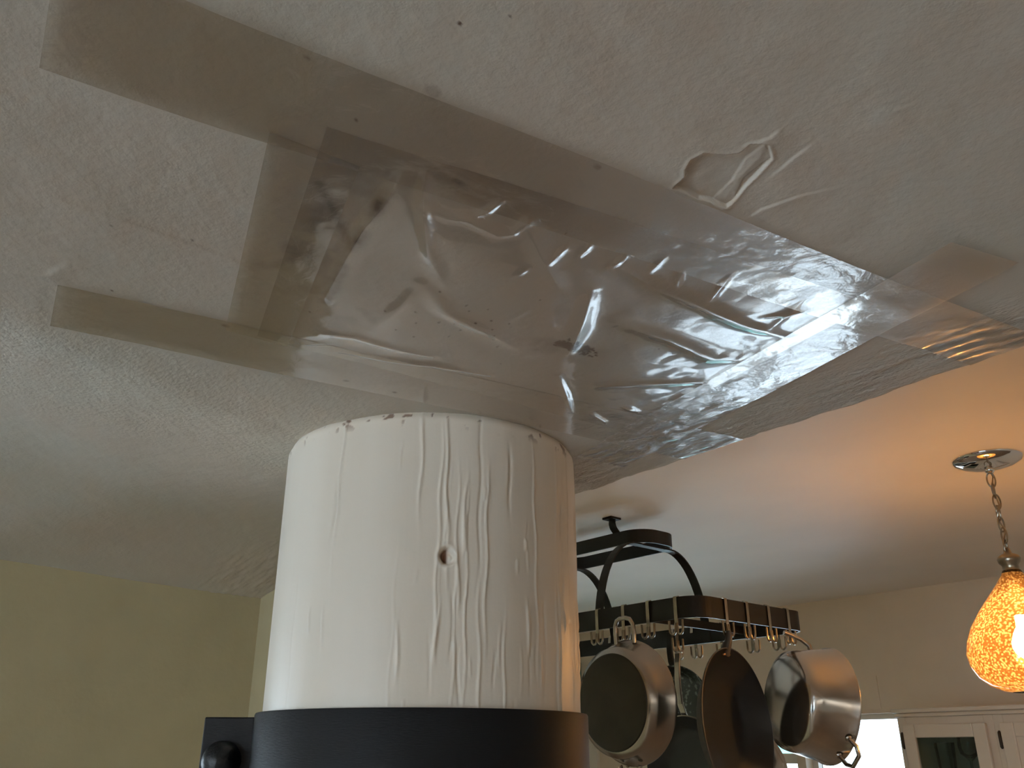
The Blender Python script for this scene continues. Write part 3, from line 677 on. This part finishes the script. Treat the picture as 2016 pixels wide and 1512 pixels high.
# sauté pan showing its worn base
pan = empty('saute_pan', mtx=frame((-1.452, 1.572, CZ+.108), 43, 0, 2)); tag(pan, 'stainless saute pan with dark worn base turned outwards and loop handle', 'pan')
ins, out = pan_body(.132, .116, .060, rnd=.02, lip=.004)
MB().lathe(ins + out, 72).build('body', M['steel'], pan, smooth=True, angle=60)
MB().lathe([(.104, -.060), (.102, -.0625), (.099, -.0635), (.0005, -.0635)], 72).build('base_disc', M['steel_worn'], pan, smooth=True, angle=30)
lp = [(-.034, .126, -.012), (-.036, .150, -.012), (-.034, .168, -.012), (-.026, .180, -.012), (-.012, .184, -.012), (.006, .184, -.012), (.016, .180, -.012), (.022, .168, -.012), (.023, .150, -.012), (.022, .126, -.012)]
MB().tube(lp, .0052, 10).build('loop_handle', M['steel'], pan, smooth=True)
for x in (-.03, -.004, .02): MB().lathe([(.0005, -.003), (.004, -.002), (.005, 0)], 12).build('rivet', M['steel'], pan, smooth=True).matrix_local = Matrix.Translation((x, -.133, -.03)) @ Matrix.Rotation(-math.pi/2, 4, 'X')
MB().tube([(-.03, -.132, -.018), (-.025, -.152, -.018), (0, -.158, -.018), (.025, -.152, -.018), (.03, -.132, -.018)], .005, 10).build('helper_handle', M['steel'], pan, smooth=True)
# black nonstick skillet
sk = empty('nonstick_skillet', mtx=frame((-1.246, 1.690, CZ+.055), 180-64, 0, 3)); tag(sk, 'large black nonstick skillet seen side-on with two copper rivets', 'skillet')
ins, out = pan_body(.162, .118, .046, rnd=.02, lip=.002)
MB().lathe(ins, 72).build('inner_coating', M['nonstick'], sk, smooth=True, angle=60)
MB().lathe([ins[-1]] + out + [(.0005, -.046)], 72).build('outer_shell', M['pan_outer'], sk, smooth=True, angle=60)
MB().tube([(0, .150, -.014), (0, .170, -.004), (0, .182, .002), (0, .192, .004), (0, .200, .004)], [.012, .010, .008, .007, .006], 10).build('handle', M['pan_outer'], sk, smooth=True)
for x in (-.011, .011): MB().lathe([(.0005, .004), (.004, .003), (.0055, 0)], 14).build('rivet', M['copper'], sk, smooth=True).matrix_local = Matrix.Translation((x, .150, -.010)) @ Matrix.Rotation(math.radians(75), 4, 'X')
# deep polished saucepan
dp = empty('deep_saucepan', mtx=frame((-1.186, 1.948, CZ+.102), 57, 0, -6)); tag(dp, 'deep polished steel saucepan hanging by its long handle, small side handle below', 'saucepan')
ins, out = pan_body(.125, .108, .112, rnd=.03, lip=.004)
MB().lathe(ins + out + [(.0005, -.112)], 72).build('body', M['steel_bright'], dp, smooth=True, angle=60)
MB().tube([(0, .120, -.018), (0, .140, -.022), (0, .152, -.042), (0, .160, -.066), (0, .164, -.084)], [.007, .006, .005, .0055, .006], 10).build('long_handle', M['steel'], dp, smooth=True).matrix_local = Matrix.Rotation(math.radians(-14), 4, 'Z')
MB().tube([(-.026, -.122, -.018), (-.027, -.145, -.010), (-.016, -.160, -.006), (.016, -.160, -.006), (.027, -.145, -.010), (.026, -.122, -.018)], .0048, 10).build('helper_handle', M['steel'], dp, smooth=True).matrix_local = Matrix.Rotation(math.radians(-42), 4, 'Z')
for x in (-.026, .026): MB().lathe([(.0005, .004), (.006, .003), (.008, 0)], 14).build('rivet', M['steel'], dp, smooth=True).matrix_local = Matrix.Rotation(math.radians(-42), 4, 'Z') @ Matrix.Translation((x, -.124, -.018)) @ Matrix.Rotation(math.pi/2, 4, 'X')
# skillet with long steel handle and dark inside
s4 = empty('steel_skillet', mtx=frame((-1.462, 1.755, CZ-.030), 180+38, 0, 2)); tag(s4, 'steel skillet with dark inside, hanging by a long pale steel handle', 'skillet')
ins, out = pan_body(.112, .085, .040, rnd=.016, lip=.003)
MB().lathe(ins, 64).build('inner_coating', M['nonstick'], s4, smooth=True, angle=60)
MB().lathe([ins[-1]] + out + [(.0005, -.040)], 64).build('outer_shell', M['steel'], s4, smooth=True, angle=60)
MB().strap([(0, .104, -.018), (0, .122, -.006), (0, .140, .004), (0, .165, .008), (0, .20, .010), (0, .235, .008), (0, .258, .004)], (1, 0, 0), .016, .006).build('handle', M['steel'], s4, bevel=.002)
# speckled enamel pan behind
s5 = empty('enamel_pan', mtx=frame((-1.70, 2.015, CZ+.115), 180+30, 0, 0)); tag(s5, 'dark speckled enamel pan with black handle hanging behind the worn-base pan', 'pan')
ins, out = pan_body(.112, .090, .04, rnd=.015, lip=.003)
MB().lathe(ins + out + [(.0005, -.04)], 64).build('body', M['speck'], s5, smooth=True, angle=60)
MB().strap([(0, .105, -.012), (0, .125, 0), (0, .150, .004), (0, .185, .004), (0, .205, 0)], (1, 0, 0), .018, .010).build('handle', M['black_rack'], s5, bevel=.003)
# shiny bowl
s6 = empty('steel_bowl', mtx=frame((-1.43, 1.915, CZ-.045), 10, 0, 0)); tag(s6, 'round shiny steel mixing bowl hanging behind the black skillet, base outwards', 'bowl')
prof = [(.112*math.sin(math.radians(a)), -.075*math.cos(math.radians(a))) for a in range(4, 91, 6)]
MB().lathe([(.0005, -.0752)] + prof + [(.118, .001), (.118, .003), (.111, .003)] + [(r-.002, z+.002) for r, z in reversed(prof)], 64).build('shell', M['steel'], s6, smooth=True, angle=60)
MB().tube([(0, .114+.012*math.cos(a), .002+.012*math.sin(a)) for a in [2*math.pi*k/16 for k in range(16)]] , .002, 8, True).build('hanging_ring', M['steel'], s6, smooth=True)
MB().tube([(0, .124, .002), (0, .17, .004), (0, .24, .004), (0, .292, .004)], .0022, 8).build('hanging_wire', M['hook_steel'], s6, smooth=True)

# ------------------------------------------------------------------ wall cabinets
YC = 3.13
def cabinet(name, x0, x1, label, glass):
    c = empty(name, (x0, YC, CZ-.62)); tag(c, label, 'cabinet')
    W_ = x1-x0; H = .62+.115
    b = MB(); b.box((0, .018, 0), (.016, .33, H)).box((W_-.016, .018, 0), (W_, .33, H)).box((.016, .018, 0), (W_-.016, .33, .018)).box((.016, .018, H-.018), (W_-.016, .33, H)).box((.016, .315, .018), (W_-.016, .33, H-.018))
    b.build('carcass', M['cabinet'], c)
    fr = MB(); fr.box((0, 0, 0), (.030, .018, H)).box((W_-.030, 0, 0), (W_, .018, H)).box((.030, 0, H-.028), (W_-.030, .018, H)).box((.030, 0, 0), (W_-.030, .018, .03)); fr.build('face_frame', M['cabinet'], c, bevel=.001)
    d0, d1, dz0, dz1 = .022, W_-.022, .02, H-.024
    d = empty('door'); d.parent = c
    s = .042
    dm = MB(); dm.box((d0, -.018, dz0), (d0+s, -.001, dz1)).box((d1-s, -.018, dz0), (d1, -.001, dz1)).box((d0+s, -.018, dz1-s), (d1-s, -.001, dz1)).box((d0+s, -.018, dz0), (d1-s, -.001, dz0+s))
    dm.build('door_rails', M['cabinet'], d, bevel=.003)
    if glass:
        MB().box((d0+s-.004, -.010, dz0+s-.004), (d1-s+.004, -.007, dz1-s+.004)).build('glass_pane', M['pane_cab'], d)
        for q in (.25, .535): MB().box((.016, .03, q), (W_-.016, .31, q+.014)).build('shelf', M['cabinet'], c)
        MB().box((.017, .300, .019), (W_-.017, .314, H-.019)).build('back_lining', M['cabinet'], c)
    else:
        MB().box((d0+s-.004, -.010, dz0+s-.004), (d1-s+.004, -.004, dz1-s+.004)).build('door_panel', M['cabinet'], d)
        MB().box((d0+s+.02, -.016, dz0+s+.02), (d1-s-.02, -.0105, dz1-s-.02)).build('raised_field', M['cabinet'], d, bevel=.005)
    for hz in (H-.075, .075):
        MB().tube([(d0-.006, -.010, hz-.026), (d0-.006, -.012, hz-.022), (d0-.006, -.012, hz+.022), (d0-.006, -.010, hz+.026)], [.003, .0052, .0052, .003], 10).build('hinge', M['hinge'], d, smooth=True)
    return c, W_, H
c1, W1, H1 = cabinet('wall_cabinet', -1.645, -1.322, 'cream wall cabinet with a glass door, beside the bright window', True)
c2, W2, H2 = cabinet('wall_cabinet', -1.322, -0.95, 'cream wall cabinet with a raised-panel door, next to the glass-doored one', False)
crown = MB(); crown.box((-1.650, YC-.012, CZ+.1155), (-.945, YC+.33, CZ+.128)).box((-1.654, YC-.022, CZ+.1285), (-.941, YC+.33, CZ+.142))
tag(crown.build('cabinet_crown', M['cabinet'], bevel=.003), 'cream stepped crown moulding along the top of the wall cabinets', 'moulding')
# glasses inside the cabinet
GL = m_glass('clear_drinking_glass', (.80, .86, .83))
tum = [(.0005, 0), (.026, 0), (.028, .004), (.033, .105), (.0315, .105), (.0265, .006), (.0005, .006)]
gob = [(.0005, 0), (.030, 0), (.028, .003), (.006, .006), (.004, .012), (.004, .045), (.012, .053), (.030, .070), (.034, .092), (.031, .125), (.0295, .125), (.032, .092), (.028, .072), (.010, .056), (.0005, .054)]
for (gx, gy), pr, lb, nm in (((-1.548, 3.24), tum, 'clear straight tumbler in the cabinet, on the side of the bright window', 'drinking_glass'), ((-1.480, 3.27), gob, 'clear stemmed goblet behind the cabinet glass', 'goblet'), ((-1.405, 3.235), tum, 'clear straight tumbler in the cabinet, on the side of the raised-panel door', 'drinking_glass')):
    g = MB().lathe(pr, 32).build(nm, GL, smooth=True, angle=50)
    g.location = (gx, gy, CZ-.62+.5495); tag(g, lb, 'glass', 'glasses in the wall cabinet')
